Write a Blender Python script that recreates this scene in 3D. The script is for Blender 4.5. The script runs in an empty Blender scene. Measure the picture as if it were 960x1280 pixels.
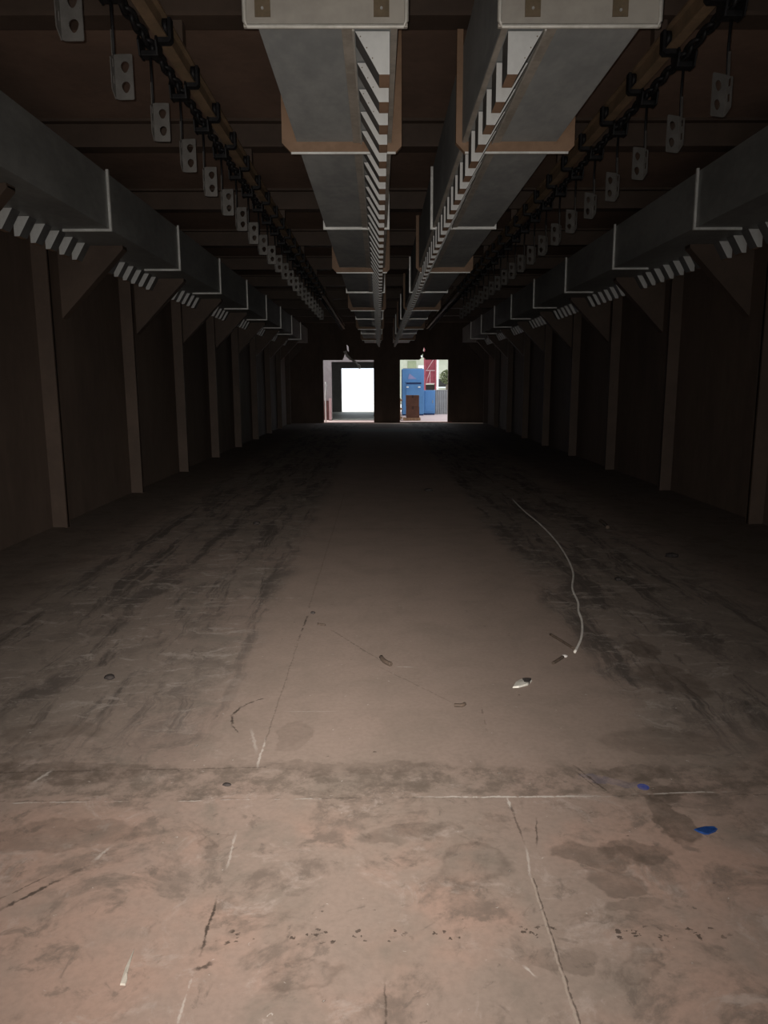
import bpy, bmesh, math, random
from mathutils import Vector, Matrix
random.seed(7)
SC = bpy.context.scene
COL = SC.collection
S = 1.27            # metres per plan unit; every length below is in plan units
H0 = 1.18           # height of the lens above the floor

# ------------------------------------------------------------------ helpers
class MB:
    """collects shapes (plan units, local to its thing) into one mesh"""
    def __init__(self): self.bm = bmesh.new()
    def _mi(self, faces, mi):
        for f in faces: f.material_index = mi
    def box(self, x0, x1, y0, y1, z0, z1, mi=0, bevel=0):
        v = [self.bm.verts.new((x, y, z)) for z in (z0, z1) for y in (y0, y1) for x in (x0, x1)]
        q = [(0,2,3,1),(4,5,7,6),(0,1,5,4),(2,6,7,3),(0,4,6,2),(1,3,7,5)]
        fs = [self.bm.faces.new([v[i] for i in f]) for f in q]
        self._mi(fs, mi)
        if bevel:
            es = set(e for f in fs for e in f.edges)
            r = bmesh.ops.bevel(self.bm, geom=list(es), offset=bevel, segments=2, affect='EDGES', profile=.6)
            self._mi(r['faces'], mi)
        return self
    def prism(self, poly, a, b, axis='y', mi=(0, 0)):
        """polygon extruded from a to b along axis; mi = cap index, side index or list of side indices"""
        def P(p, t):
            return {'y': (p[0], t, p[1]), 'x': (t, p[0], p[1]), 'z': (p[0], p[1], t)}[axis]
        A = [self.bm.verts.new(P(p, a)) for p in poly]
        B = [self.bm.verts.new(P(p, b)) for p in poly]
        n = len(poly)
        fa = self.bm.faces.new(A); fb = self.bm.faces.new(B[::-1])
        fa.material_index = mi[0]; fb.material_index = mi[0]
        for i in range(n):
            f = self.bm.faces.new([A[i], B[i], B[(i+1) % n], A[(i+1) % n]])
            f.material_index = mi[1][i] if isinstance(mi[1], (list, tuple)) else mi[1]
        return self
    def tube(self, pts, r, n=8, mi=0):
        pts = [Vector(p) for p in pts]
        rs = r if isinstance(r, (list, tuple)) else [r]*len(pts)
        rings = []
        for i, p in enumerate(pts):
            t = (pts[min(i+1, len(pts)-1)] - pts[max(i-1, 0)]).normalized()
            up = Vector((0, 0, 1)) if abs(t.z) < .9 else Vector((0, 1, 0))
            a = t.cross(up).normalized(); b = a.cross(t)
            rings.append([self.bm.verts.new(p + (a*math.cos(k*2*math.pi/n) + b*math.sin(k*2*math.pi/n))*rs[i]) for k in range(n)])
        for i in range(len(rings)-1):
            for k in range(n):
                f = self.bm.faces.new([rings[i][k], rings[i][(k+1) % n], rings[i+1][(k+1) % n], rings[i+1][k]])
                f.material_index = mi; f.smooth = True
        for ring in (rings[0][::-1], rings[-1]):
            f = self.bm.faces.new(ring); f.material_index = mi
        return self
    def ring(self, c, rx, rz, r, n=14, m=6, flat=False):
        """closed link; flat: lies in the XY plane, else stands in YZ"""
        vs = []
        for i in range(n):
            a = i*2*math.pi/n; row = []
            for k in range(m):
                b = k*2*math.pi/m
                u = math.cos(a)*(rx + r*math.cos(b)); w = math.sin(a)*(rz + r*math.cos(b)); t = r*math.sin(b)
                row.append(self.bm.verts.new((c[0]+(w if flat else t), c[1]+u, c[2]+(t if flat else w))))
            vs.append(row)
        for i in range(n):
            for k in range(m):
                f = self.bm.faces.new([vs[i][k], vs[(i+1) % n][k], vs[(i+1) % n][(k+1) % m], vs[i][(k+1) % m]])
                f.smooth = True
        return self
    def cyl(self, c, r, a, b, axis='x', n=16, mi=0):
        if axis == 'x': pts = [(a, c[0], c[1]), (b, c[0], c[1])]
        elif axis == 'y': pts = [(c[0], a, c[1]), (c[0], b, c[1])]
        else: pts = [(c[0], c[1], a), (c[0], c[1], b)]
        return self.tube(pts, r, n, mi)
    def holed(self, outer, holes, y0, y1):
        """plate in XZ with holes, thickness y0..y1"""
        b2 = bmesh.new(); es = []
        for loop in [outer] + holes:
            vs = [b2.verts.new((p[0], y0, p[1])) for p in loop]
            es += [b2.edges.new((vs[i], vs[(i+1) % len(vs)])) for i in range(len(vs))]
        bmesh.ops.triangle_fill(b2, edges=es, use_beauty=True)
        r = bmesh.ops.extrude_face_region(b2, geom=list(b2.faces))
        for v in [g for g in r['geom'] if isinstance(g, bmesh.types.BMVert)]: v.co.y = y1
        b2.normal_update()
        me = bpy.data.meshes.new('tmp'); b2.to_mesh(me); b2.free()
        self.bm.from_mesh(me); bpy.data.meshes.remove(me)
        return self
    def xform(self, m):
        self.bm.transform(m); return self
    def build(self, name, mats, parent=None, loc=(0, 0, 0), kind=None):
        bmesh.ops.recalc_face_normals(self.bm, faces=list(self.bm.faces))
        for v in self.bm.verts: v.co *= S
        me = bpy.data.meshes.new(name); self.bm.to_mesh(me); self.bm.free()
        o = bpy.data.objects.new(name, me); COL.objects.link(o)
        for m in (mats if isinstance(mats, (list, tuple)) else [mats]): me.materials.append(m)
        o.location = Vector(loc)*S
        if parent: o.parent = parent
        if kind: o['kind'] = kind
        return o

def tag(o, label, cat, group=None, kind=None):
    o['label'] = label; o['category'] = cat
    if group: o['group'] = group
    if kind: o['kind'] = kind
    return o

def thing(name, label, cat, loc, group=None, rz=0):
    o = bpy.data.objects.new(name, None); COL.objects.link(o)
    o.location = Vector(loc)*S; o.rotation_euler = (0, 0, rz); o.empty_display_size = .1
    return tag(o, label, cat, group)

def copy_tree(o, parent=None):
    c = o.copy(); COL.objects.link(c)
    if parent: c.parent = parent
    for ch in [x for x in list(bpy.data.objects) if x.parent == o]: copy_tree(ch, c)
    return c

# ------------------------------------------------------------------ materials
class Nodes:
    def __init__(self, name):
        self.m = bpy.data.materials.new(name); self.m.use_nodes = True
        self.t = self.m.node_tree; self.bsdf = self.t.nodes['Principled BSDF']
        self.tc = self.t.nodes.new('ShaderNodeTexCoord').outputs['Object']
    def link(self, a, b): self.t.links.new(a, b)
    def put(self, sock, v):
        if isinstance(v, bpy.types.NodeSocket): self.link(v, sock)
        else: sock.default_value = v
    def math(self, op, a, b=0., c=0., clamp=False):
        n = self.t.nodes.new('ShaderNodeMath'); n.operation = op; n.use_clamp = clamp
        self.put(n.inputs[0], a); self.put(n.inputs[1], b); self.put(n.inputs[2], c)
        return n.outputs[0]
    def vec(self, op, a, b=(0, 0, 0), out='Vector'):
        n = self.t.nodes.new('ShaderNodeVectorMath'); n.operation = op
        self.put(n.inputs[0], a); self.put(n.inputs[1], b)
        return n.outputs[out]
    def vscale(self, a, s):
        n = self.t.nodes.new('ShaderNodeVectorMath'); n.operation = 'SCALE'
        self.put(n.inputs[0], a); self.put(n.inputs['Scale'], s)
        return n.outputs[0]
    def noise(self, v, scale, detail=3, rough=.55, out='Fac', dist=0.):
        n = self.t.nodes.new('ShaderNodeTexNoise'); self.put(n.inputs['Vector'], v)
        n.inputs['Scale'].default_value = scale; n.inputs['Detail'].default_value = detail
        n.inputs['Roughness'].default_value = rough; n.inputs['Distortion'].default_value = dist
        return n.outputs[out]
    def voronoi(self, v, scale, out='Distance'):
        n = self.t.nodes.new('ShaderNodeTexVoronoi'); self.put(n.inputs['Vector'], v)
        n.inputs['Scale'].default_value = scale
        return n.outputs[out]
    def smooth(self, v, a, b, lo=0., hi=1.):
        n = self.t.nodes.new('ShaderNodeMapRange'); n.interpolation_type = 'SMOOTHSTEP'
        self.put(n.inputs[0], v); self.put(n.inputs[1], a); self.put(n.inputs[2], b)
        self.put(n.inputs[3], lo); self.put(n.inputs[4], hi)
        return n.outputs[0]
    def mix(self, f, a, b, mode='MIX'):
        n = self.t.nodes.new('ShaderNodeMix'); n.data_type = 'RGBA'; n.blend_type = mode
        self.put(n.inputs[0], f)
        self.put(n.inputs[6], a if isinstance(a, bpy.types.NodeSocket) else (*a, 1))
        self.put(n.inputs[7], b if isinstance(b, bpy.types.NodeSocket) else (*b, 1))
        return n.outputs[2]
    def sep(self, v):
        n = self.t.nodes.new('ShaderNodeSeparateXYZ'); self.link(v, n.inputs[0]); return n.outputs
    def bump(self, h, strength=.3, dist=.01):
        n = self.t.nodes.new('ShaderNodeBump'); n.inputs['Strength'].default_value = strength
        n.inputs['Distance'].default_value = dist; self.link(h, n.inputs['Height'])
        self.link(n.outputs[0], self.bsdf.inputs['Normal'])
    def out(self, col=None, rough=None, metal=None, spec=None):
        for k, v in (('Base Color', col), ('Roughness', rough), ('Metallic', metal), ('Specular IOR Level', spec)):
            if v is None: continue
            if k == 'Base Color' and not isinstance(v, bpy.types.NodeSocket): v = (*v, 1)
            self.put(self.bsdf.inputs[k], v)
        return self.m

def mottled(name, c1, c2, scale=3., rough=.6, metal=0., spec=.4, bump=.1, stretch=(1, 1, 1)):
    n = Nodes(name)
    p = n.vec('MULTIPLY', n.tc, stretch)
    f = n.noise(p, scale, 5, .6)
    f2 = n.noise(p, scale*9, 3, .6)
    f = n.smooth(n.math('ADD', n.math('MULTIPLY', f, .75), n.math('MULTIPLY', f2, .25)), .36, .64)
    if bump: n.bump(f2, bump, .004)
    return n.out(n.mix(f, c1, c2), rough, metal, spec)

M = {}
M['duct'] = mottled('galvanised_sheet', (0.265, 0.28, 0.285), (0.395, 0.41, 0.41), 1.6, .7, 0., .15, .03, (1, .5, 1))
M['duct_side'] = mottled('galvanised_side_sheet', (0.2, 0.205, 0.2), (0.3, 0.305, 0.295), 1.6, .5, .25, .4, .03, (1, .5, 1))
M['vane'] = mottled('lit_vane_end', (0.47, 0.47, 0.465), (0.56, 0.56, 0.55), 4, .45, 0, .4, .02)
M['vane_shaded'] = mottled('shaded_vane_side', (.10, .10, .10), (.15, .15, .15), 4, .5, .2)
M['vane_brown'] = mottled('brown_vane_underside', (.23, .14, .09), (.30, .19, .125), 5, .6)
M['frame_brown'] = mottled('primed_angle_iron', (0.19, 0.115, 0.07), (0.25, 0.155, 0.098), 4, .6)
M['frame_light'] = mottled('bright_galvanised_angle', (.55, .55, .53), (.72, .72, .70), 6, .4, .3)
M['strip'] = mottled('dull_zinc_strip', (0.32, 0.29, 0.25), (0.46, 0.42, 0.37), 6, .55, .1)
M['cap'] = mottled('end_cap_sheet', (0.3, 0.275, 0.245), (0.38, 0.35, 0.31), 2.5, .5, .1, .4, .03)
M['strap'] = mottled('brown_strap', (.10, .075, .045), (.15, .11, .07), 8, .6)
M['bolt'] = mottled('zinc_bolt', (.5, .5, .48), (.7, .7, .68), 20, .35, .6)
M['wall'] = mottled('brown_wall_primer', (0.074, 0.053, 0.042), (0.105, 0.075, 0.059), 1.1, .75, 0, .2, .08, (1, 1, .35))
M['ceiling'] = mottled('brown_ceiling_primer', (0.205, 0.138, 0.108), (0.275, 0.185, 0.142), 1.2, .7, 0, .2, .08)
M['steel'] = mottled('brown_steel_primer', (0.068, 0.047, 0.036), (0.09, 0.062, 0.047), 2., .6, 0, .3, .05)
M['rail'] = mottled('rail_primer', (.17, .12, .075), (.25, .17, .105), 6, .6)
M['black'] = mottled('greasy_black_steel', (.006, .006, .007), (.014, .013, .014), 18, .55, 0, .25)
M['plate'] = mottled('grey_perforated_steel', (0.09, 0.084, 0.078), (0.125, 0.117, 0.11), 9, .5, .2, .4, .04)
M['strip_edge'] = mottled('pale_zinc_edge', (0.42, 0.4, 0.36), (0.54, 0.52, 0.48), 8, .5, .2)
M['conc'] = mottled('yard_concrete', (0.56, 0.41, 0.37), (0.66, 0.485, 0.44), 1.5, .85)
M['pale_conc'] = mottled('pale_concrete', (0.7, 0.69, 0.66), (0.82, 0.81, 0.78), .8, .85)
M['grey_in'] = mottled('grey_room_wall', (0.2, 0.195, 0.195), (0.27, 0.265, 0.265), .8, .8)
M['grey_floor'] = mottled('grey_room_floor', (0.42, 0.4, 0.32), (0.58, 0.55, 0.46), .8, .6)
M['jamb'] = mottled('pale_pink_jamb', (0.32, 0.27, 0.26), (0.42, 0.36, 0.345), 2, .7)
M['blue'] = mottled('blue_machine_paint', (0.085, 0.215, 0.42), (0.105, 0.255, 0.49), 1.2, .5)
M['navy'] = mottled('dark_blue_recess', (.012, .035, .11), (.018, .045, .14), 3, .6)
M['card'] = mottled('brown_cardboard', (.125, .062, .042), (.165, .082, .055), 4, .85)
M['card_d'] = mottled('dark_tape', (.06, .03, .022), (.08, .04, .03), 4, .7)
M['wood'] = mottled('pale_pallet_wood', (.40, .24, .14), (.55, .36, .22), 6, .8, stretch=(6, 6, 1))
M['red'] = mottled('faded_red_paint', (.30, .055, .075), (.40, .085, .105), 2, .6)
M['whitebar'] = mottled('pinkish_white_bar', (0.55, 0.36, 0.36), (0.66, 0.46, 0.45), 4, .6)
M['fence'] = mottled('grey_fence_sheet', (0.275, 0.26, 0.245), (0.345, 0.33, 0.315), 2, .7)
M['cream'] = mottled('cream_plaster', (0.4, 0.4, 0.3), (0.5, 0.49, 0.38), .7, .85)
M['olive'] = mottled('olive_shutter', (.20, .22, .13), (.28, .30, .18), 1, .8)
M['white'] = mottled('white_paint', (.72, .71, .68), (.82, .81, .78), 2, .6)
M['dark'] = mottled('dark_opening', (.02, .018, .016), (.035, .03, .025), 2, .8)
M['foliage'] = mottled('dusty_leaves', (.08, .10, .04), (.17, .18, .09), 6, .8)
M['bark'] = mottled('grey_bark', (.09, .07, .05), (.14, .11, .08), 6, .9)
M['cord'] = mottled('grey_white_cord', (.42, .39, .36), (.56, .53, .49), 12, .7)
M['bluechip'] = mottled('deep_blue_plastic', (0.01, 0.032, 0.12), (0.015, 0.055, 0.2), 15, .3, 0, .5)
M['chalk'] = mottled('pale_scrap', (0.36, 0.335, 0.32), (0.5, 0.47, 0.455), 15, .6)
M['scrapdark'] = mottled('dark_scrap', (.02, .018, .018), (.045, .038, .036), 20, .95, 0, .05)
M['stick'] = mottled('dark_twig', (.045, .032, .024), (.08, .055, .04), 20, .8)
M['plastic'] = mottled('dusty_clear_film', (0.62, 0.62, 0.6), (0.84, 0.84, 0.81), 8, .35)
M['rust'] = mottled('rusty_sill', (.10, .035, .03), (.16, .06, .05), 6, .7)
M['pale_triangle'] = mottled('muted_violet', (.24, .24, .42), (.30, .28, .46), 3, .6)

# ---- floor: dirty steel-grey plates, worn pinkish, with seams, tracks, spills and a painted lit patch
def floor_material():
    n = Nodes('worn_floor_plates')
    p = n.vscale(n.tc, 1/S)
    nz = n.noise(p, 3.2, 4, .6, 'Color')
    nzf = n.noise(p, 11., 4, .65, 'Color')
    off = n.vec('ADD', n.vscale(n.vec('SUBTRACT', nz, (.5, .5, .5)), .22), n.vscale(n.vec('SUBTRACT', nzf, (.5, .5, .5)), .07))
    pd = n.vec('MULTIPLY', n.vec('ADD', p, off), (1, 1, 0))          # wobbly coordinates for spill outlines
    pw = n.vec('MULTIPLY', n.vec('ADD', p, n.vscale(n.vec('SUBTRACT', nzf, (.5, .5, .5)), .016)), (1, 1, 0))
    x, y, _ = n.sep(p); xd, yd, _ = n.sep(pd)
    big = n.noise(p, .9, 3, .5)
    mid = n.noise(p, 3.4, 6, .68, dist=.5)
    fine = n.noise(p, 14, 6, .7)
    dust = n.noise(p, 60, 3, .6)
    col = n.mix(n.smooth(big, .38, .62), (.285, .213, .178), (.255, .205, .172))
    col = n.mix(n.smooth(mid, .46, .70), col, (.205, .168, .140))
    # near plates (first row): warm and mottled
    near = n.smooth(yd, 2.05, 1.75)
    warm = n.math('MULTIPLY', near, n.smooth(n.noise(p, 1.9, 4, .6), .44, .62))
    col = n.mix(n.math('MULTIPLY', warm, .75), col, (.345, .232, .185))
    blot = n.smooth(n.noise(p, 3.8, 8, .70, dist=.45), .50, .60)
    col = n.mix(n.math('MULTIPLY', blot, n.smooth(fine, .30, .62, .25, .80)), col, (.150, .118, .098))
    pale = n.smooth(n.noise(n.vec('ADD', p, (7, 3, 0)), 6, 8, .74, dist=.6), .54, .66)
    col = n.mix(n.math('MULTIPLY', pale, .62), col, (.365, .300, .262))
    blot2 = n.smooth(n.noise(n.vec('ADD', p, (3, 9, 0)), 13, 6, .7, dist=.7), .57, .68)
    col = n.mix(n.math('MULTIPLY', blot2, .55), col, (.130, .105, .088))
    # clean tread path down the middle
    pathL = n.smooth(xd, -.66, -.50); pathR = n.smooth(xd, 1.02, .84)
    path = n.math('MULTIPLY', n.math('MULTIPLY', pathL, pathR), n.smooth(yd, 1.98, 2.25))
    colp = n.mix(n.smooth(mid, .35, .75), (.276, .214, .180), (.238, .188, .157))
    col = n.mix(n.math('MULTIPLY', path, .88), col, colp)
    # dirty wheel tracks each side, streaked along the tunnel
    st = n.noise(n.vec('MULTIPLY', n.vec('ADD', p, n.vscale(off, .35)), (7., .75, 1)), 1., 7, .72, dist=.5)
    st2 = n.noise(n.vec('MULTIPLY', pd, (3.2, .8, 1)), 1., 6, .72)
    def band(a, b, c, d):
        return n.math('MULTIPLY', n.smooth(xd, a, b), n.smooth(xd, d, c))
    tl = n.math('MULTIPLY', band(-2.1, -1.75, -.72, -.48), n.smooth(yd, 1.9, 2.8))
    tr = n.math('MULTIPLY', band(.86, 1.0, 1.75, 2.2), n.smooth(yd, 2.0, 2.6))
    tm = n.math('MAXIMUM', tl, tr)
    dk = n.math('MULTIPLY', tm, n.math('MAXIMUM', n.smooth(st, .50, .61), n.smooth(st2, .50, .63, 0., .9)))
    col = n.mix(n.math('MULTIPLY', tm, .42), col, (.170, .148, .130))
    col = n.mix(n.math('MULTIPLY', dk, .80), col, (.070, .060, .054))
    scuff = n.math('MULTIPLY', tm, n.smooth(n.noise(n.vec('MULTIPLY', pd, (2., 5., 1)), 2.2, 8, .75, dist=.8), .52, .66))
    col = n.mix(n.math('MULTIPLY', scuff, .78), col, (.35, .305, .27))
    # darker verge along each wall
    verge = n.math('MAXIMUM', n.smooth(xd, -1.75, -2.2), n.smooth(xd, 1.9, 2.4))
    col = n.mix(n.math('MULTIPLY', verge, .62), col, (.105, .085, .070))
    # dust band just before the first cross seam
    db = n.math('MULTIPLY', n.smooth(yd, 1.955, 1.97), n.smooth(yd, 2.16, 2.10))
    col = n.mix(n.math('MULTIPLY', db, n.smooth(fine, .40, .62, 0., .65)), col, (.115, .092, .074))

    def after(v):
        # evaluates one mark after the other (keeps the shader's stack small); adds nothing visible
        k = n.t.nodes.new('ShaderNodeVectorMath'); k.operation = 'MULTIPLY_ADD'
        n.put(k.inputs[0], col); k.inputs[1].default_value = (1e-9,)*3; n.put(k.inputs[2], v)
        return k.outputs[0]
    def seg(a, b, w, colour, amt, broken=None, src=None):
        nonlocal col
        a = Vector((*a, 0)); b = Vector((*b, 0)); ba = b - a
        pa = n.vec('SUBTRACT', after(src or pw), tuple(a))
        h = n.math('DIVIDE', n.vec('DOT_PRODUCT', pa, tuple(ba), 'Value'), ba.length_squared, clamp=True)
        d = n.vec('LENGTH', n.vec('SUBTRACT', pa, n.vscale(tuple(ba), h)), out='Value')
        w *= .62
        wob = n.math('MULTIPLY_ADD', d, 1e-9, dust)
        dj = n.math('MULTIPLY_ADD', wob, -3.2*w, n.math('ADD', d, 1.6*w))
        m = n.smooth(dj, w, w*.1)
        if ba.length < .6: m = n.math('MULTIPLY', m, n.math('MULTIPLY', n.smooth(h, 0., .25, .25, 1.), n.smooth(h, 1., .7, .15, 1.)))
        if broken is not None: m = n.math('MULTIPLY', m, n.smooth(n.math('MULTIPLY_ADD', d, 1e-9, fine), broken-.06, broken+.06))
        col = n.mix(n.math('MULTIPLY', m, amt), col, colour)
    def blob(c, rx, ry, colour, amt, ring=False, src=None):
        nonlocal col
        d = n.vec('LENGTH', n.vec('MULTIPLY', n.vec('SUBTRACT', after(src or pd), (*c, 0)), (1/rx, 1/ry, 0)), out='Value')
        m = n.smooth(d, 1.05, .85)
        if ring: m = n.math('MULTIPLY', m, n.smooth(d, .62, .86, .25, 1.))
        col = n.mix(n.math('MULTIPLY', m, n.smooth(n.math('MULTIPLY_ADD', d, 1e-9, fine), .3, .62, amt*.45, amt)), col, colour)
    DK = (.088, .066, .052)
    for c, rx, ry, am in [((.556, 1.69), .13, .05, .6), ((.66, 1.72), .10, .045, .55), ((.56, 1.60), .08, .05, .5), ((.80, 1.86), .05, .12, .7),
                          ((.84, 1.98), .07, .05, .6), ((.78, 2.10), .10, .045, .5), ((-.10, 2.12), .28, .05, .35), ((-1.03, 2.10), .35, .07, .5),
                          ((.95, 2.3), .22, .10, .4), ((1.17, 2.82), .12, .16, .55), ((1.18, 3.15), .08, .12, .65), ((-.31, 2.33), .06, .12, .28),
                          ((.05, 1.78), .15, .05, .4), ((-.85, 1.78), .25, .06, .4), ((-1.13, 2.4), .2, .1, .4), ((.38, 1.36), .09, .03, .35), ((.58, 1.52), .09, .03, .35)]:
        blob(c, rx, ry, DK, am)
    for c, rx, ry in [((.24, 1.64), .10, .07), ((.48, 1.46), .035, .03), ((.545, 1.325), .05, .04), ((-.16, 1.30), .07, .05), ((-.42, 1.75), .05, .02)]:
        blob(c, rx, ry, DK, .38, True)
    blob((.779, 2.005), .018, .018, (.02, .055, .30), .95, src=pw)
    blob((.70, 2.05), .09, .025, (.10, .10, .17), .35)
    blob((.2, 19.2), 1.3, .8, (.30, .33, .31), .6)  # lit floor patch near the openings: reflected daylight painted in
    LT = (.50, .455, .41); BR = (.055, .042, .034)
    # seams between floor plates
    seg((-2.7, 1.950), (3.2, 1.962), .007, BR, .45, .50)
    seg((.107, 1.960), (.684, 1.955), .009, LT, .95)
    seg((.735, 1.966), (1.041, 1.975), .007, LT, .7, .48)
    seg((-1.09, 1.945), (-.171, 1.954), .006, LT, .6, .52)
    seg((-1.3, 2.11), (-.361, 2.134), .008, BR, .5, .48)
    seg((-1.7, 3.985), (-.444, 3.983), .014, LT, .45, .50)
    seg((.9, 3.98), (2.1, 3.985), .014, LT, .25, .52)
    seg((-2.7, 5.98), (3.2, 5.98), .012, BR, .35)
    seg((-2.7, 7.98), (3.2, 7.98), .012, BR, .35)
    seg((-.384, .6), (-.384, 1.30), .006, LT, .6, .45)
    seg((-.381, 1.36), (-.384, 1.55), .008, BR, .95, .40)
    seg((-.383, 1.64), (-.387, 1.80), .007, LT, .5)
    seg((-.386, 2.13), (-.388, 2.33), .008, LT, .75)
    seg((-.386, 2.3), (-.380, 3.25), .006, BR, .35)
    seg((-.382, 3.29), (-.372, 3.72), .010, BR, .9, .44)
    seg((-.38, 3.8), (-.38, 8.), .008, BR, .3)
    seg((.368, .6), (.364, 1.60), .006, (.36, .30, .25), .8)
    seg((.373, .6), (.369, 1.60), .004, BR, .7)
    seg((.363, 1.60), (.374, 1.73), .007, LT, .55)
    seg((.374, 1.73), (.366, 1.955), .007, BR, .6, .42)
    seg((.366, 1.9), (.366, 1.958), .008, LT, .9)
    seg((.377, 2.59), (.368, 2.36), .008, BR, .5, .46)
    # scratches and cracks
    for a, b, w, am in [((.604, 2.134), (.677, 1.955), .009, .8), ((.60, 2.10), (.64, 2.0), .005, .6), ((-.88, 1.495), (-.76, 1.63), .010, .9), ((-.90, 1.53), (-.80, 1.64), .005, .6),
                        ((-.76, 1.63), (-.73, 1.66), .012, .5), ((-.251, 3.461), (.054, 2.945), .008, .45), ((-.02, 2.98), (.30, 2.56), .006, .35), ((.43, 1.85), (.40, 1.72), .005, .7),
                        ((-.473, 2.626), (-.518, 2.576), .011, .95), ((-.518, 2.576), (-.536, 2.502), .012, .95), ((-.536, 2.502), (-.521, 2.426), .011, .95),
                        ((-.521, 2.426), (-.487, 2.365), .007, .8), ((-.44, 2.65), (-.473, 2.626), .006, .9), ((-.385, 1.325), (-.345, 1.345), .012, .8),
                        ((.009, 1.14), (.006, 1.30), .006, .7)]:
        seg(a, b, w, BR, am)
    for a, b, w, am in [((-.45, 2.40), (-.40, 2.22), .012, .4), ((-1.05, 2.05), (-1.02, 2.13), .014, .6), ((-.72, 1.68), (-.70, 1.74), .012, .5),
                        ((.07, 2.96), (.15, 2.95), .008, .5), ((-.35, 2.53), (-.15, 2.53), .006, .3), ((.29, 1.33), (.31, 1.30), .006, .7)]:
        seg(a, b, w, LT, am)
    # drips in a row and scattered specks
    cell = n.t.nodes.new('ShaderNodeTexVoronoi'); pj = n.vec('ADD', p, n.vscale(n.vec('SUBTRACT', n.noise(p, 70, 3, .6, 'Color'), (.5, .5, .5)), .028)); pz = n.vec('MULTIPLY', after(pj), (1, 1.5, 0)); n.put(cell.inputs['Vector'], pz); cell.inputs['Scale'].default_value = 58
    rnd = n.sep(cell.outputs['Color'])[0]
    row = n.smooth(n.math('ABSOLUTE', n.math('SUBTRACT', y, 1.418)), .030, .018)
    row = n.math('MULTIPLY', row, n.math('MULTIPLY', n.smooth(x, -.40, -.36), n.smooth(x, .80, .70)))
    dots = n.math('MULTIPLY', n.smooth(cell.outputs['Distance'], n.math('MULTIPLY', rnd, .46), n.math('MULTIPLY', rnd, .34)), n.math('MULTIPLY', n.math('GREATER_THAN', rnd, .46), n.smooth(n.noise(n.vec('MULTIPLY', pj, (1, .2, 0)), 9, 2, .5), .46, .52)))
    col = n.mix(n.math('MULTIPLY', n.math('MULTIPLY', row, dots), .85), col, BR)
    c2 = n.t.nodes.new('ShaderNodeTexVoronoi'); n.put(c2.inputs['Vector'], n.vec('MULTIPLY', after(pj), (1, 1.6, 0))); c2.inputs['Scale'].default_value = 23
    r2 = n.sep(c2.outputs['Color'])[1]
    specks = n.math('MULTIPLY', n.smooth(c2.outputs['Distance'], .15, .05), n.math('GREATER_THAN', r2, .91))
    col = n.mix(n.math('MULTIPLY', specks, .7), col, BR)
    r3 = n.sep(c2.outputs['Color'])[2]
    specks = n.math('MULTIPLY', n.smooth(c2.outputs['Distance'], .075, .03), n.math('GREATER_THAN', r3, .94))
    col = n.mix(n.math('MULTIPLY', specks, .7), col, LT)
    col = n.mix(n.smooth(dust, .35, .7, 0., .16), col, (.12, .095, .08))
    col = n.mix(1., col, (.80, .795, .805), 'MULTIPLY')
    n.bump(n.math('ADD', n.math('MULTIPLY', fine, .6), n.math('MULTIPLY', dust, .4)), .18, .006)
    return n.out(col, .9, 0., .08)
M['floor'] = floor_material()

# ------------------------------------------------------------------ the setting
XL, XR = -2.75, 3.25
Y0, Y1 = -2.4, 22.8
ZC, ZB = 3.14, 2.94
def struct(name, mb, mat, parent=None): return mb.build(name, mat, parent, kind='structure')
struct('floor', MB().box(XL-.1, XR+.1, Y0, Y1+.14, -.12, 0), M['floor'])
struct('ceiling', MB().box(XL-.1, XR+.1, Y0, Y1, ZC, ZC+.12), M['ceiling'])
def side_wall(sx):
    mb = MB(); x = XL if sx < 0 else XR
    mb.box(min(x, x+sx*.1), max(x, x+sx*.1), Y0, Y1, 0, ZC)
    return mb
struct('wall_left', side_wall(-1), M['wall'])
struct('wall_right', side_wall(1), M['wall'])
# unseen wall added behind the camera; doorway sized to set the daylight fill
DX0, DX1, DZ = -.5, 1.0, 2.1
mb = MB(); mb.box(XL-.1, DX0, Y0-.12, Y0, 0, ZC); mb.box(DX1, XR+.1, Y0-.12, Y0, 0, ZC); mb.box(DX0, DX1, Y0-.12, Y0, DZ, ZC)
struct('unseen_wall_front', mb, M['wall'])
# end wall with its two openings and the pier between them
OPN = [(-1.69, -.15), (.652, 2.12)]; ZO = 1.90
mb = MB()
mb.holed([(XL, 0.), (-1.69, 0.), (-1.69, ZO), (-1.10, ZO), (-1.06, 1.97), (-1.02, 2.10), (-.96, 1.99), (-.88, ZO), (-.15, ZO), (-.15, 0.), (.652, 0.), (.652, ZO), (1.24, ZO), (1.30, 1.95), (1.28, 2.02), (1.36, 2.08), (1.34, 1.98), (1.42, 1.94), (1.40, ZO), (2.12, ZO), (2.12, 0.), (XR, 0.), (XR, ZC), (XL, ZC)],
         [[(-.97, 2.36), (-.91, 2.30), (-.90, 2.14), (-.955, 2.20)], [(1.38, 2.28), (1.42, 2.20), (1.39, 2.13), (1.35, 2.17)]], Y1, Y1+.14)
struct('wall_end', mb, M['wall'])
struct('trim_1', MB().box(.56, 2.24, Y1-.10, Y1, .0, .03, bevel=.008), M['rust'])
struct('trim_2', MB().box(-1.78, -.1, Y1-.06, Y1, .0, .02, bevel=.006), M['rust'])

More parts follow.
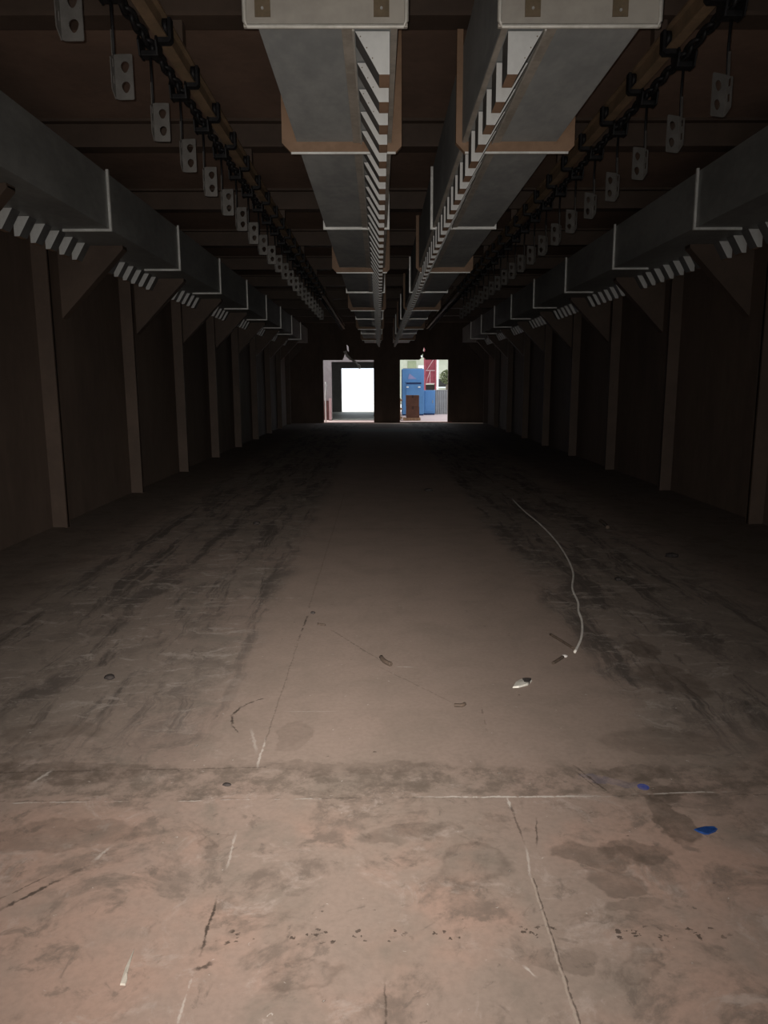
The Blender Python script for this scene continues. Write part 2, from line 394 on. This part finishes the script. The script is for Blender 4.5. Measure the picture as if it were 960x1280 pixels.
FR = [2 + 2*k for k in range(11)]     # portal frame positions
def i_beam(mb, x0, x1, y, z0, z1, w):
    mb.box(x0, x1, y-w/2, y+w/2, z0, z0+.02); mb.box(x0, x1, y-.012, y+.012, z0+.02, z1-.02); mb.box(x0, x1, y-w/2, y+w/2, z1-.02, z1)
for k, y in enumerate([0.0] + FR):
    mb = MB(); i_beam(mb, XL, XR, y, ZB, ZC, .15)
    struct('beam', mb, M['steel'])
    for sx, X in ((-1, XL), (1, XR)):
        mb = MB()
        xs = sorted((X, X - sx*.13)); xi = sorted((X - sx*.13, X - sx*.11))
        yy = y + .12
        mb.box(xi[0], xi[1], yy-.032, yy+.032, 0, ZB); mb.box(xs[0], xs[1], yy-.010, yy+.010, 0, ZB)
        struct('column', mb, M['steel'])
        # triangular gusset carrying the side duct
        d = .56; yg = y + .62; xt = X - sx*d; zt = 2.357
        g = MB()
        g.prism([(X, zt), (xt, zt), (xt, zt-.03), (X, zt-.03-d*1.03)], yg, yg+.02)
        g.prism([(X, zt-.03-d*1.03), (xt, zt-.03), (xt, zt-.01), (X, zt-.01-d*1.03)], yg+.02, yg+.11)
        g.prism([(X, zt), (xt, zt), (xt, zt-.02), (X, zt-.02)], yg+.02, yg+.11)
        struct('gusset', g, M['steel'])

# ------------------------------------------------------------------ central ducts
ZD0, ZD1 = 2.365, 2.80
PITCH = .25
VANES = 76
def vane_mesh(name, m, first=False):
    """hood seen end on: upright inner edge at x=0, slanted outer edge; m=+1 widens to +x"""
    mb = MB()
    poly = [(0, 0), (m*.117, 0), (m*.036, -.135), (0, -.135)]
    mb.prism(poly, 0, .115, 'y', (0, [1, 1, 2, 1]))  # pale lit ends, grey shaded sides: torch light painted in; underside brown
    o = mb.build(name, [M['vane'], M['vane_shaded'], M['vane_brown']])
    return o
def central_duct(x0, x1, xin, m, label):
    """xin: the inner upright edge of its row of hoods, m: side to which they widen"""
    yA, yB = 2.70, 22.1
    t = thing('air_duct', label, 'duct', (x0, yA, ZD0), 'pair of overhead air ducts down the middle')
    L = lambda X: X - x0
    joints = [yA + .012] + [3.95 + 2*k for k in range(9)] + [yB]
    for a, b in zip(joints[:-1], joints[1:]):
        MB().box(0, x1-x0, a-yA, b-yA, 0, ZD1-ZD0).build('casing_section', M['duct'], t)
    lo, hi = sorted((xin, xin + m*.117))
    # rebate strips either side of the row of hoods
    for a, b, nm in ((lo-.046, lo-.004, 'edge_strip'), (hi+.004, hi+.046 if m > 0 else hi+.026, 'edge_strip')):
        if m < 0 and a > hi: pass
        a2, b2 = max(a, x0+.001), min(b, x1-.001)
        MB().box(L(a2), L(b2), .02, yB-yA, -.006, 0).build(nm, M['strip'], t)
    xl = xin + m*.120
    MB().box(L(min(xl, xl+m*.007)), L(max(xl, xl+m*.007)), .02, yB-yA, -.014, -.006).build('lip', M['strip_edge'], t)
    # end cap with rolled lip, straps
    ox0, ox1 = ((x0-.045, x1+.033) if m < 0 else (x0-.016, x1+.060))
    mb = MB(); mb.box(L(ox0), L(ox1), -.004, .012, -.012, ZD1-ZD0+.02, bevel=.003)
    cap = mb.build('end_cap', M['cap'], t)
    MB().tube([(L(ox0)+.004, -.006, ZD1-ZD0), (L(ox0)+.004, -.006, .004), (L(ox0)+.014, -.006, -.010), (L(ox1)-.014, -.006, -.010), (L(ox1)-.004, -.006, .004), (L(ox1)-.004, -.006, ZD1-ZD0)], .0075, 8).build('rolled_lip', M['strip_edge'], cap)
    for k, sx in enumerate((.12, .84) if m < 0 else (.21, .745)):
        cx = ox0 + (ox1-ox0)*sx
        s = MB().box(L(cx-.026), L(cx+.026), -.009, -.004, .018, ZD1-ZD0+.25).build('hanger_strap', M['strap'], t)
        mb = MB()
        for z in ([.042] if (k == 0) else [.036, .072] if m > 0 else [.042]):
            mb.cyl((L(cx), z), .0045, -.014, -.009, 'y', 10)
        mb.build('bolt', M['bolt'], s)
    # joint frames: brown angle iron and bright galvanised in turn
    for k, y in enumerate(joints[1:-1]):
        yy = y - yA; mb = MB()
        if k % 2 == 0:
            ex0, ex1 = (.074, .050) if m < 0 else (.030, .090)
            w = .035; z0 = -.05
            # chamfered U of flat bar
            W = x1-x0; ztop = 2.875 - ZD0
            outer = [(-ex0, ztop), (-ex0, z0+.045), (-ex0+.045, z0), (W+ex1-.03, z0), (W+ex1, z0+.03), (W+ex1, ztop)]
            inner = [(W-.0, ztop), (W, .0), (0, .0), (0, ztop)]
            mb.prism(outer + inner, yy-w, yy, 'y')
            o = mb.build('flange_frame', M['frame_brown'], t)
            MB().box(-ex0+.045, W+ex1-.03, yy-w-.004, yy-w+.002, z0-.008, z0+.002).build('bright_edge', M['frame_light'], o)['label'] = 'pale bright lower edge'
        else:
            W = x1-x0; e = .018
            poly = [(-e, ZD1-ZD0), (-e, -e), (W+e, -e), (W+e, ZD1-ZD0), (W, ZD1-ZD0), (W, 0), (0, 0), (0, ZD1-ZD0)]
            mb.prism(poly, yy-.02, yy, 'y')
            mb.build('flange_frame', M['frame_light'], t)['label'] = 'thin bright galvanised frame'
    v0 = vane_mesh('deflector_hood', m)
    v0.parent = t
    for k in range(VANES):
        v = v0 if k == 0 else v0.copy()
        if k: COL.objects.link(v); v.parent = t
        v.location = Vector((L(xin), 2.74 - yA + k*PITCH, -.006))*S
        if k < 3:                                          # screws along the slanted edge
            for q in (.12, .38, .62):
                MB().cyl((m*(.117 - .081*q - .008), -.135*q), .0022, -.0015, .001, 'y', 8).build('screw', M['strap'], v)
    return t
central_duct(-.40, .07, .043, -1, 'left one of the two grey overhead ducts down the middle, white hoods on its right')
central_duct(.42, .89, .446, 1, 'right one of the two grey overhead ducts down the middle, white hoods on its left')

# ------------------------------------------------------------------ side ducts
def side_duct(X, xi, m, label):
    """xi: face towards the aisle; m=+1 when that face is on the +x side of the wall"""
    yA, yB = .6, 22.0
    t = thing('air_duct', label, 'duct', (X, yA, 2.36), 'air ducts along the side walls')
    W = (xi - X)
    fr = [y - .03 for y in FR if yA < y < yB]
    js = [yA] + fr + [yB]
    for a, b in zip(js[:-1], js[1:]):
        MB().box(min(0, W), max(0, W), a-yA, b-yA, 0, .41).build('casing_section', M['duct_side'], t)
    for y in fr:
        yy = y - yA; e = .018*m
        poly = [(W, .43), (W+e, .43), (W+e, -.018), (W-.36*m, -.018), (W-.36*m, 0), (W, 0)]
        MB().prism(poly, yy-.022, yy, 'y').build('flange_frame', M['frame_light'], t)['label'] = 'thin bright galvanised frame'
    v0 = vane_mesh('deflector_hood', m); v0.parent = t
    k = 0; y = 1.0
    xb = (-2.58 if m > 0 else 3.0) - X
    while y < yB - .3:
        if all(not f + .50 < y < f + .74 for f in [0]+FR):    # none where a gusset stands
            v = v0 if k == 0 else v0.copy()
            if k: COL.objects.link(v); v.parent = t
            v.location = Vector((xb, y - yA, -.002))*S; k += 1
        y += PITCH
side_duct(XL+.012+.12, -2.06, 1, 'dark grey duct high along the left wall on triangular gussets, white hoods beneath')
side_duct(XR-.012-.12, 2.45, -1, 'dark grey duct high along the right wall on triangular gussets, white hoods beneath')

# ------------------------------------------------------------------ overhead conveyors
ORD = ['nearest', 'second', 'third', 'fourth', 'fifth', 'sixth', 'seventh', 'eighth', 'ninth', 'tenth', 'eleventh', 'twelfth', 'thirteenth',
       'fourteenth', 'fifteenth', 'sixteenth', 'seventeenth', 'eighteenth', 'nineteenth', 'twentieth', 'twenty-first', 'twenty-second', 'twenty-third', 'twenty-fourth']
def tear(cx, cz, r):
    pts = []
    for k in range(20):
        a = k*2*math.pi/20
        rr = r
        px, pz = cx + rr*math.cos(a), cz + rr*math.sin(a)
        if pz < cz: pz = cz - (cz - pz)*1.5; px = cx + (px - cx)*(1 - .25*(cz - pz)/(1.5*r))
        pts.append((px, pz))
    return pts
def build_hanger(m, top):
    """bracket below a trolley: m=+1 puts the perforated face towards +x of its rod"""
    h = bpy.data.objects.new('hanging_bracket', None); COL.objects.link(h)
    MB().tube([(0, 0, top), (0, .004, -.16), (0, 0, -.27)], .0065, 8).build('rod', M['black'], h)
    zb, zt = -.435, -.268
    c = .012
    outer = [(0, zb+.004), (m*.012, zb), (m*(.073-c*.4), zb), (m*.073, zb+c*.4), (m*.073, zt-.003), (m*.069, zt), (0, zt)]
    if m < 0: outer = outer[::-1]
    pl = MB().holed(outer, [tear(m*.042, zb+.050, .017), tear(m*.042, zb+.124, .017)], 0, .005).build('perforated_plate', M['plate'], h)
    # flange bent towards the mouth of the tunnel, with its lower corner cut off and two slots
    fl = [(-.034, zb+.030), (0, zb+.002), (0, zt), (0, zt+.085), (-.012, zt+.085), (-.014, zt-.01), (-.034, zt-.02)]
    mb = MB()
    mb.holed(fl, [[(-.025, zb+.055), (-.011, zb+.055), (-.011, zb+.085), (-.025, zb+.085)], [(-.025, zb+.115), (-.011, zb+.115), (-.011, zb+.145), (-.025, zb+.145)]], 0, .004)
    mb.xform(Matrix.Rotation(math.radians(90), 4, 'Z'))
    if m < 0: pass
    mb.build('side_flange', M['plate'], h)
    return h
def build_trolley(s, off):
    """yoke straddling the rail; s=+1 when the chain side is towards -x"""
    t = bpy.data.objects.new('conveyor_trolley', None); COL.objects.link(t)
    mb = MB()
    w = .044
    # crossing bar under the rail and its two arms
    mb.prism([(-.019*s, -.024), (.037*s, -.024), (.050*s, -.010), (.050*s, .080), (.036*s, .080), (.036*s, -.003), (-.019*s, -.003)], -w/2, w/2, 'y')
    mb.build('yoke', M['black'], t)
    mb = MB(); mb.cyl((0, .047), .034, .012, .034, 'x', 16); mb.build('wheel', M['black'], t)
    mb = MB(); mb.cyl((0, .047), .034, -.034, -.012, 'x', 16); mb.build('wheel', M['black'], t)
    mb = MB(); c = -off*s; cheek = [(-.040, -.004), (.040, -.004), (.052, -.026), (.030, -.084), (-.030, -.084), (-.052, -.026)]
    for k in (-1, 1): mb.prism(cheek, c + k*.040 - .004, c + k*.040 + .004, 'x')
    mb.box(c - .036, c + .036, -.026, .026, -.082, -.058, bevel=.004)
    mb.build('drop_lug', M['black'], t)
    return t
def conveyor(side, xr, xc, s, ys, zr, zh, ang):
    r = thing('conveyor_rail', f'brown overhead conveyor rail running under the ceiling beams, {side} one', 'rail', (xr, .0, zr), 'overhead conveyor rails')
    mb = MB(); L = 21.8
    mb.box(-.027, .027, 0, L, 0, .010); mb.box(-.005, .005, 0, L, .010, .092); mb.box(-.027, .027, 0, L, .092, .102)
    mb.build('rail_section', M['rail'], r)
    for y in [0.0] + FR[:-1]:
        y2 = max(y, .08)
        MB().box(-.03, .03, y2-.03, y2+.03, .102, ZB - zr).build('rail_clamp', M['steel'], r)
    mb = MB(); y = .1; k = 0
    while y < L - .1:
        mb.ring((0, y, 0), .044, .022, .0105, 12, 6, flat=(k % 2 == 0)); y += .072; k += 1
    ch = mb.build('conveyor_chain', M['black'], None, (xc, 0, zr - .022))
    tag(ch, f'black greasy drive chain along the {side} overhead conveyor rail', 'chain', 'conveyor drive chains')
    t0 = h0 = None
    for k, y in enumerate(ys):
        place = f'{ORD[k]} from the camera'
        if k == 0:
            t0 = build_trolley(s, abs(xc - xr)); h0 = build_hanger(s, zr - .0845 - zh); t, h = t0, h0
        else:
            t, h = copy_tree(t0), copy_tree(h0)
        t.location = Vector((xr, y, zr))*S
        tag(t, f'black trolley yoke on the {side} conveyor rail, {place}', 'trolley', f'trolleys on the {side} conveyor rail')
        h.location = Vector((xc, y, zh))*S
        h.rotation_euler = (0, 0, ang + random.uniform(-.07, .07))
        tag(h, f'grey steel bracket with two teardrop holes, {place} in the {side} hanging row', 'bracket', f'brackets hanging from the {side} conveyor')
conveyor('left', -.985, -1.040, 1, [2.67 + .511*k for k in range(22)], 2.74, 2.735, 0)
conveyor('right', 1.40, 1.462, -1, [3.33 - .485 + .485*k for k in range(22)], 2.74, 2.715, math.radians(22))

# ------------------------------------------------------------------ litter on the floor
def smooth_path(p, n=6):
    p = [Vector(q) for q in p]; out = []
    for i in range(len(p)-1):
        a, b, c, d = p[max(i-1, 0)], p[i], p[i+1], p[min(i+2, len(p)-1)]
        for k in range(n):
            t = k/n
            out.append(.5*((2*b) + (c-a)*t + (2*a-5*b+4*c-d)*t*t + (3*b-a-3*c+d)*t**3))
    return out + [p[-1]]
cord = [(1.371, 7.505), (1.354, 6.782), (1.36, 6.111), (1.337, 5.47), (1.285, 4.924), (1.218, 4.493), (1.119, 4.129), (1.08, 3.861), (1.04, 3.70), (1.01, 3.522), (.943, 3.289), (.864, 3.103)]
tag(MB().tube(smooth_path([(a, b, .006) for a, b in cord]), .006, 8).build('cord', M['cord']), 'long pale curved cord lying on the floor right of centre', 'cord')
def flat_scrap(name, mat, pts, h, label, cat, loc=(0, 0), top=None):
    mb = MB(); n = len(pts)
    cx = sum(p[0] for p in pts)/n; cy = sum(p[1] for p in pts)/n
    lo = [mb.bm.verts.new((p[0], p[1], .0005)) for p in pts]
    hi = [mb.bm.verts.new((cx+(p[0]-cx)*.93, cy+(p[1]-cy)*.93, h*(.7+.5*((i*37) % 5)/5))) for i, p in enumerate(pts)]
    c = mb.bm.verts.new((cx, cy, h*1.25))
    mb.bm.faces.new(lo[::-1])
    for i in range(n):
        j = (i+1) % n
        mb.bm.faces.new([lo[i], lo[j], hi[j], hi[i]]); mb.bm.faces.new([hi[i], hi[j], c])
    o = mb.build(name, mat)
    if label: tag(o, label, cat)
    return o
flat_scrap('plastic_shard', M['bluechip'], [(.838, 1.790), (.846, 1.778), (.857, 1.768), (.868, 1.768), (.892, 1.780), (.903, 1.792), (.898, 1.801), (.872, 1.799), (.850, 1.795)], .005, 'wedge of deep blue plastic lying on the floor at right', 'plastic shard')
f = flat_scrap('foil_scrap', M['strip_edge'], [(.520, 2.728), (.545, 2.730), (.585, 2.752), (.612, 2.795), (.600, 2.815), (.565, 2.805), (.540, 2.775)], .008, 'small crumpled pale scrap with a dark patch on the floor', 'scrap')
o = flat_scrap('dark_patch', M['scrapdark'], [(.572, 2.765), (.592, 2.762), (.608, 2.795), (.596, 2.808), (.572, 2.800)], .013, None, None)
o.parent = f
flat_scrap('paper_flake', M['strip'], [(-.522, 1.288), (-.511, 1.287), (-.511, 1.300), (-.517, 1.318), (-.524, 1.385), (-.526, 1.330)], .004, 'thin white pointed flake on the floor at lower left', 'flake')
def pebble(c, r, mat, name, label, cat, e=1.0):
    mb = MB(); bmesh.ops.create_icosphere(mb.bm, subdivisions=2, radius=r)
    for v in mb.bm.verts:
        k = 1 + .22*math.sin(v.co.x*310+c[0]*9)*math.cos(v.co.y*260+c[1]*5)
        v.co = Vector((v.co.x*k*e, v.co.y*k, max(v.co.z*.55, -.3*r)))
    o = mb.build(name, mat, None, (c[0], c[1], .3*r+.0005))
    for p in o.data.polygons: p.use_smooth = True
    return tag(o, label, cat)
pebble((-1.103, 2.85), .020, M['scrapdark'], 'clod', 'round black clod on the dirty left side of the floor', 'clod', 1.1)
pebble((1.449, 4.322), .022, M['scrapdark'], 'clod', 'small black clod on the floor right of the pale cord', 'clod')
pebble((2.01, 4.924), .035, M['scrapdark'], 'clod', 'dark clod on the floor close to the right wall', 'clod', 1.3)
pebble((.554, 8.137), .035, M['scrapdark'], 'clod', 'small dark clod far down the middle of the floor', 'clod', 1.4)
pebble((-.35, 3.70), .013, M['scrapdark'], 'clod', 'tiny dark crumb beside the floor seam left of centre', 'clod')
pebble((-.46, 2.03), .008, M['scrapdark'], 'clod', 'flat dark crumb just beyond the first cross seam', 'clod', 1.6)
pebble((-1.05, 6.2), .03, M['scrapdark'], 'clod', 'dark clod on the left floor, far from the camera', 'clod')
def twig(pts, r, label, mat='stick'):
    tag(MB().tube(smooth_path([(a, b, r*.8) for a, b in pts], 4), r, 6).build('twig', M[mat]), label, 'twig')
twig([(.735, 2.972), (.76, 3.00), (.797, 3.045)], .007, 'short thick dark twig below the end of the pale cord')
twig([(.81, 3.34), (.84, 3.25), (.871, 3.145)], .006, 'thin dark twig touching the end of the pale cord')
twig([(1.905, 6.22), (1.90, 6.1), (1.875, 5.92)], .016, 'dark stick on the floor by the right wall')
twig([(.005, 3.05), (.02, 3.00), (.047, 2.965)], .010, 'bent dark twig in the middle of the floor')
twig([(.275, 2.565), (.30, 2.562), (.315, 2.575)], .007, 'short brown twig on the floor in front of the pale scrap')
twig([(-.31, 3.52), (-.27, 3.50)], .005, 'tiny twig beside the left floor seam')
pebble((.797+.012, 3.06), .012, M['chalk'], 'pale_crumb', 'pale crumb at the tip of the short thick twig', 'crumb')

# film strips hanging at the heads of the two openings
def film(pts, w, label):
    mb = MB(); prev = None
    for i, (x, z, tw) in enumerate(pts):
        a = Vector((x, Y1-.062, z)); d = Vector((math.cos(tw)*w, math.sin(tw)*w, .25*w))
        row = [mb.bm.verts.new(a - d), mb.bm.verts.new(a + d), mb.bm.verts.new(a + d + Vector((0, .006, 0))), mb.bm.verts.new(a - d + Vector((0, .006, 0)))]
        if prev:
            for k in range(4): mb.bm.faces.new([prev[k], prev[(k+1) % 4], row[(k+1) % 4], row[k]])
        else: mb.bm.faces.new(row)
        prev = row
    mb.bm.faces.new(prev[::-1])
    tag(mb.build('hanging_film', M['plastic']), label, 'film strip')
film([(-1.02, 2.16, .2), (-.97, 2.06, .9), (-.93, 2.0, .3), (-.84, 1.93, 1.2), (-.74, 1.86, .4), (-.66, 1.80, 1.2), (-.60, 1.73, .3), (-.56, 1.64, .9)], .05, 'torn twisted film strip dangling over the left opening')
# ------------------------------------------------------------------ outdoors beyond the openings
struct('ground', MB().box(-30, 34, Y1+.14, 32.4, -.12, -.002), M['conc'])
struct('ground', MB().box(-60, 60, 32.4, 120, -.12, -.002), M['pale_conc'])
struct('ground', MB().box(-40, 40, -40, Y0, -.12, -.01), M['pale_conc'])
# the grey hall opposite the left opening
HY0, HY1 = 24.8, 31.7
mb = MB()
mb.box(-2.3, -1.56, HY0, HY0+.12, 0, 2.6); mb.box(-1.56, .5, HY0, HY0+.12, 1.905, 2.6)
struct('hall_wall_front', mb, M['jamb'])
mb = MB(); mb.box(-2.4, -2.3, HY0, HY1, 0, 2.6)
struct('hall_wall_left', mb, M['grey_in'])
struct('hall_wall_right', MB().box(.5, .6, HY0, HY1, 0, 2.6), M['grey_in'])
mb = MB(); mb.box(-2.4, -1.575, HY1, HY1+.15, 0, 2.6); mb.box(-1.575, .2, HY1, HY1+.15, 1.835, 2.6); mb.box(.2, .6, HY1, HY1+.15, 0, 2.6)
struct('hall_wall_back', mb, M['grey_in'])
struct('trim_3', MB().box(-1.86, -1.66, HY0-.03, HY0, 0, .64, bevel=.006), M['rust'])
struct('hall_roof', MB().box(-2.45, .65, HY0-.05, HY1+.2, 2.6, 2.7), M['grey_in'])
struct('hall_floor', MB().box(-2.3, .5, HY0, HY1+.15, -.0015, .01), M['grey_floor'])
t = thing('door_post', 'pinkish white post at the left jamb seen through the left opening', 'post', (-1.60, 24.55, 0))
MB().box(-.04, .04, -.04, .04, 0, .72, bevel=.008).build('post', M['whitebar'], t)
MB().box(-.06, .06, -.06, .06, 0, .02, bevel=.005).build('base_plate', M['rust'], t)
tag(MB().tube([(-1.672, 23.4, 0), (-1.672, 23.4, .8), (-1.640, 23.4, 1.15), (-1.660, 23.4, 1.25)], .022, 10).build('standpipe', M['white']), 'thin white pipe standing at the left edge of the left opening', 'pipe')

# tall blue cabinet
t = thing('machine_cabinet', 'tall blue machine cabinet with a dark slot, seen through the right opening', 'cabinet', (.88, 28.0, 0))
MB().box(0, .82, 0, .9, .05, 1.73, bevel=.015).build('body', M['blue'], t)
MB().box(.02, .80, .03, .88, 0, .05).build('plinth', M['navy'], t)
dr = MB().box(.14, .74, -.02, 0, .72, 1.16, bevel=.006).build('door_panel', M['blue'], t)
MB().box(.16, .71, -.016, .004, 1.165, 1.225).build('slot', M['navy'], t)
MB().box(.12, .74, -.05, 0, 1.23, 1.255, bevel=.006).build('hood', M['blue'], t)
for cx in (.20, .64):
    MB().box(cx-.045, cx+.045, -.05, -.018, 1.035, 1.085, bevel=.01).build('handle', M['white'], dr)
MB().prism([(.22, 1.36), (.54, 1.36), (.27, 1.56)], -.006, 0, 'y').build('pale_triangle', M['pale_triangle'], t)  # muted violet triangle on the cabinet front
MB().box(.05, .77, .1, .8, 1.73, 1.76, bevel=.01).build('top_tray', M['fence'], t)
# low blue cabinet
t = thing('machine_cabinet', 'low plain blue cabinet beside the tall one, right of the brown cartons', 'cabinet', (1.72, 28.5, 0))
MB().box(0, .44, 0, .9, .06, .93, bevel=.012).build('body', M['blue'], t)
MB().box(.02, .42, .03, .88, 0, .06).build('plinth', M['navy'], t)
MB().box(.05, .39, -.012, 0, .12, .88, bevel=.005).build('door_panel', M['blue'], t)
MB().box(.33, .36, -.03, -.012, .45, .56, bevel=.006).build('handle', M['fence'], t)
# pallet and two cartons
t = thing('pallet', 'pale wooden pallet under the two brown cartons', 'pallet', (.80, 24.15, 0))
for k in range(5): MB().box(k*.118, k*.118+.085, 0, .5, .075, .092).build('deck_board', M['wood'], t)
for y in (0, .215, .43): MB().box(0, .557, y, y+.07, 0, .075).build('bearer', M['wood'], t)
def carton(z, h, dx, label):
    t = thing('carton', label, 'carton', (.90+dx, 24.17, z), 'stacked cartons')
    MB().box(0, .42, 0, .44, .0005, h, bevel=.006).build('box', M['card'], t)
    MB().box(.18, .24, -.0015, .4415, h-.09, h+.0015).build('tape', M['card_d'], t)
carton(.0925, .36, 0, 'lower brown cardboard carton standing on the pallet')
carton(.0925+.362, .36, -.008, 'upper brown cardboard carton stacked on the other')
t = thing('pallet', 'pale wooden pallet stood on edge left of the cartons', 'pallet', (.70, 24.55, 0))
for k in range(5): MB().box(0, .02, k*.1, k*.1+.075, .0, .72).build('deck_board', M['wood'], t)
for z in (.04, .33, .62): MB().box(.02, .08, 0, .475, z, z+.06).build('bearer', M['wood'], t)
# red lattice tower
t = thing('lattice_rack', 'tall faded red panel rack with pale crossbars behind the blue cabinets', 'rack', (2.02, 33.0, 0))
MB().box(.03, .50, .10, .13, 1.20, 3.0).build('panel', M['red'], t)
for x in (0, .47):
    for y in (0, .5): MB().box(x, x+.06, y, y+.06, 0, 3.0).build('post', M['red'], t)
for z in (1.18, 1.74, 2.3, 2.94): MB().box(.06, .47, .02, .05, z, z+.03).build('crossbar', M['whitebar'], t)
MB().box(.24, .262, .03, .05, 1.21, 1.74).build('upright_bar', M['whitebar'], t)
MB().tube([(.10, .04, 1.77), (.44, .04, 2.3)], .013, 6).build('brace', M['whitebar'], t)
MB().tube([(.08, .04, 1.21), (.25, .04, 1.74)], .012, 6).build('brace', M['whitebar'], t)
MB().box(.06, .47, .15, .45, 0, 1.14).build('base_box', M['dark'], t)
# fence
t = thing('fence', 'grey corrugated sheet fence at the right of the right opening', 'fence', (2.17, 29.3, 0))
pts = []; x = 0
while x <= 2.6:
    pts += [(x, 0), (x+.03, 0), (x+.04, .022), (x+.07, .022)]; x += .08
poly = pts + [(p[0], p[1]+.006) for p in reversed(pts)]
MB().prism(poly, .0, .92, 'z').build('sheet', M['fence'], t)
for x in (.0, 1.3, 2.55): MB().box(x, x+.05, .04, .09, 0, .95).build('post', M['fence'], t)
MB().box(0, 2.6, -.01, .04, .92, .945).build('top_rail', M['fence'], t)
# white post
t = thing('signal_post', 'slim bright white post behind the grey fence', 'post', (2.80, 35.5, 0))
MB().box(-.045, .045, -.045, .045, 0, 2.6, bevel=.01).build('post', M['white'], t)
MB().box(-.10, .10, -.08, .08, 0, .04).build('base_plate', M['white'], t)
# pale building
t = thing('building', 'pale cream building with olive shutters far behind the yard', 'building', (.2, 44, 0))
MB().box(0, 13.4, 0, 6, 0, 5.2).build('wall', M['cream'], t)
MB().box(-.2, 13.6, -.2, 6.2, 5.2, 5.4).build('roof', M['grey_in'], t)
for x, z, w, h, mt in [(.1, 1.3, .5, 1.2, 'olive'), (.72, 1.75, .35, .5, 'white'), (.2, 2.8, .8, .9, 'olive'), (1.8, 1.0, .6, .45, 'dark'), (2.4, 1.4, .5, .5, 'olive'), (1.7, .2, .9, .6, 'white'), (2.7, 2.6, .8, .9, 'olive'), (7, 1.2, .8, 1.0, 'olive'), (9, 1.2, .8, 1.0, 'olive')]:
    x += 1.4
    w_ = MB().box(x, x+w, -.05, .02, z, z+h, bevel=.01).build('window', M[mt], t)
    MB().box(x-.06, x+w+.06, -.10, 0, z-.07, z).build('sill', M['white'], w_)
# dusty tree
t = thing('tree', 'dusty green tree beside the pale building, at the right of the right opening', 'tree', (3.72, 40.5, 0))
MB().tube([(0, 0, 0), (.03, 0, .5), (-.02, .05, 1.0), (.05, 0, 1.5)], [.09, .075, .06, .03], 10).build('trunk', M['bark'], t)
mb = MB()
for k in range(900):
    a = random.uniform(0, 6.283); r = random.random()**.5; z = random.uniform(-1, 1)
    rr = math.sqrt(max(0, 1-z*z))*r
    c = Vector((rr*math.cos(a)*.42, rr*math.sin(a)*.42, 1.55 + z*.36))
    d = Vector((random.uniform(-1, 1), random.uniform(-1, 1), random.uniform(-1, 1))).normalized()*.06
    e = d.cross(Vector((random.uniform(-1, 1), .3, random.uniform(-1, 1)))).normalized()*.03
    mb.bm.faces.new([mb.bm.verts.new(c-d), mb.bm.verts.new(c+e), mb.bm.verts.new(c+d), mb.bm.verts.new(c-e)])
mb.build('crown', M['foliage'], t)

# ------------------------------------------------------------------ light
w = bpy.data.worlds.new('World'); SC.world = w; w.use_nodes = True
bg = w.node_tree.nodes['Background']
bg.inputs['Color'].default_value = (.80, .90, 1., 1); bg.inputs['Strength'].default_value = 1.75
sun = bpy.data.lights.new('sun', 'SUN'); sun.energy = 3.2; sun.angle = .009; sun.color = (1, .95, .86)
so = bpy.data.objects.new('sun', sun); COL.objects.link(so)
so.rotation_euler = Vector((1., -.30, -.85)).to_track_quat('-Z', 'Y').to_euler()
def portal(name, x0, x1, y, z0, z1, facing):
    l = bpy.data.lights.new(name, 'AREA'); l.shape = 'RECTANGLE'; l.size = (x1-x0)*S; l.size_y = (z1-z0)*S
    l.cycles.is_portal = True
    o = bpy.data.objects.new(name, l); COL.objects.link(o)
    o.location = Vector(((x0+x1)/2, y, (z0+z1)/2))*S
    o.rotation_euler = (math.radians(90), 0, 0 if facing > 0 else math.pi)   # -Z looks along +y (facing>0)
    return o
# the phone's torch, a finger's breadth from the lens
fl = bpy.data.lights.new('phone_torch', 'SPOT'); fl.energy = 2050; fl.shadow_soft_size = .004
fl.spot_size = math.radians(150); fl.spot_blend = .6; fl.color = (1, .94, .86)
fl.use_nodes = True                                  # the torch's own beam: a bright core that fades to the sides
lt = fl.node_tree; em = lt.nodes['Emission']
tcn = lt.nodes.new('ShaderNodeTexCoord'); sx = lt.nodes.new('ShaderNodeSeparateXYZ'); lt.links.new(tcn.outputs['Normal'], sx.inputs[0])
def lm(op, a, b):
    q = lt.nodes.new('ShaderNodeMath'); q.operation = op
    for i, v in enumerate((a, b)):
        if isinstance(v, bpy.types.NodeSocket): lt.links.new(v, q.inputs[i])
        else: q.inputs[i].default_value = v
    return q.outputs[0]
z2 = lm('MULTIPLY', sx.outputs[2], sx.outputs[2])
lt.links.new(lm('DIVIDE', z2, lm('SUBTRACT', 11.3, lm('MULTIPLY', z2, 10.3))), em.inputs['Strength'])
fo = bpy.data.objects.new('phone_torch', fl); COL.objects.link(fo)
fo.location = Vector((-.013, -.004, H0 + .012))*S
fo.rotation_euler = (math.radians(90 - 16.5), 0, math.radians(5.5))

# ------------------------------------------------------------------ camera
cd = bpy.data.cameras.new('camera'); cam = bpy.data.objects.new('camera', cd); COL.objects.link(cam)
cd.sensor_fit = 'VERTICAL'; cd.sensor_height = 36; cd.lens = 920/1280*36; cd.clip_start = .02; cd.clip_end = 400
cam.matrix_world = Matrix.Translation(Vector((0, 0, H0))*S) @ Matrix.Rotation(math.radians(-.37), 4, 'Z') @ Matrix.Rotation(math.radians(90-9.87), 4, 'X') @ Matrix.Rotation(math.radians(-.22), 4, 'Z')
SC.camera = cam
vs = SC.view_settings
SC.display_settings.display_device = 'sRGB'
vs.view_transform = 'Standard'; vs.look = 'None'; vs.gamma = 1; vs.use_curve_mapping = False; vs.exposure = 0
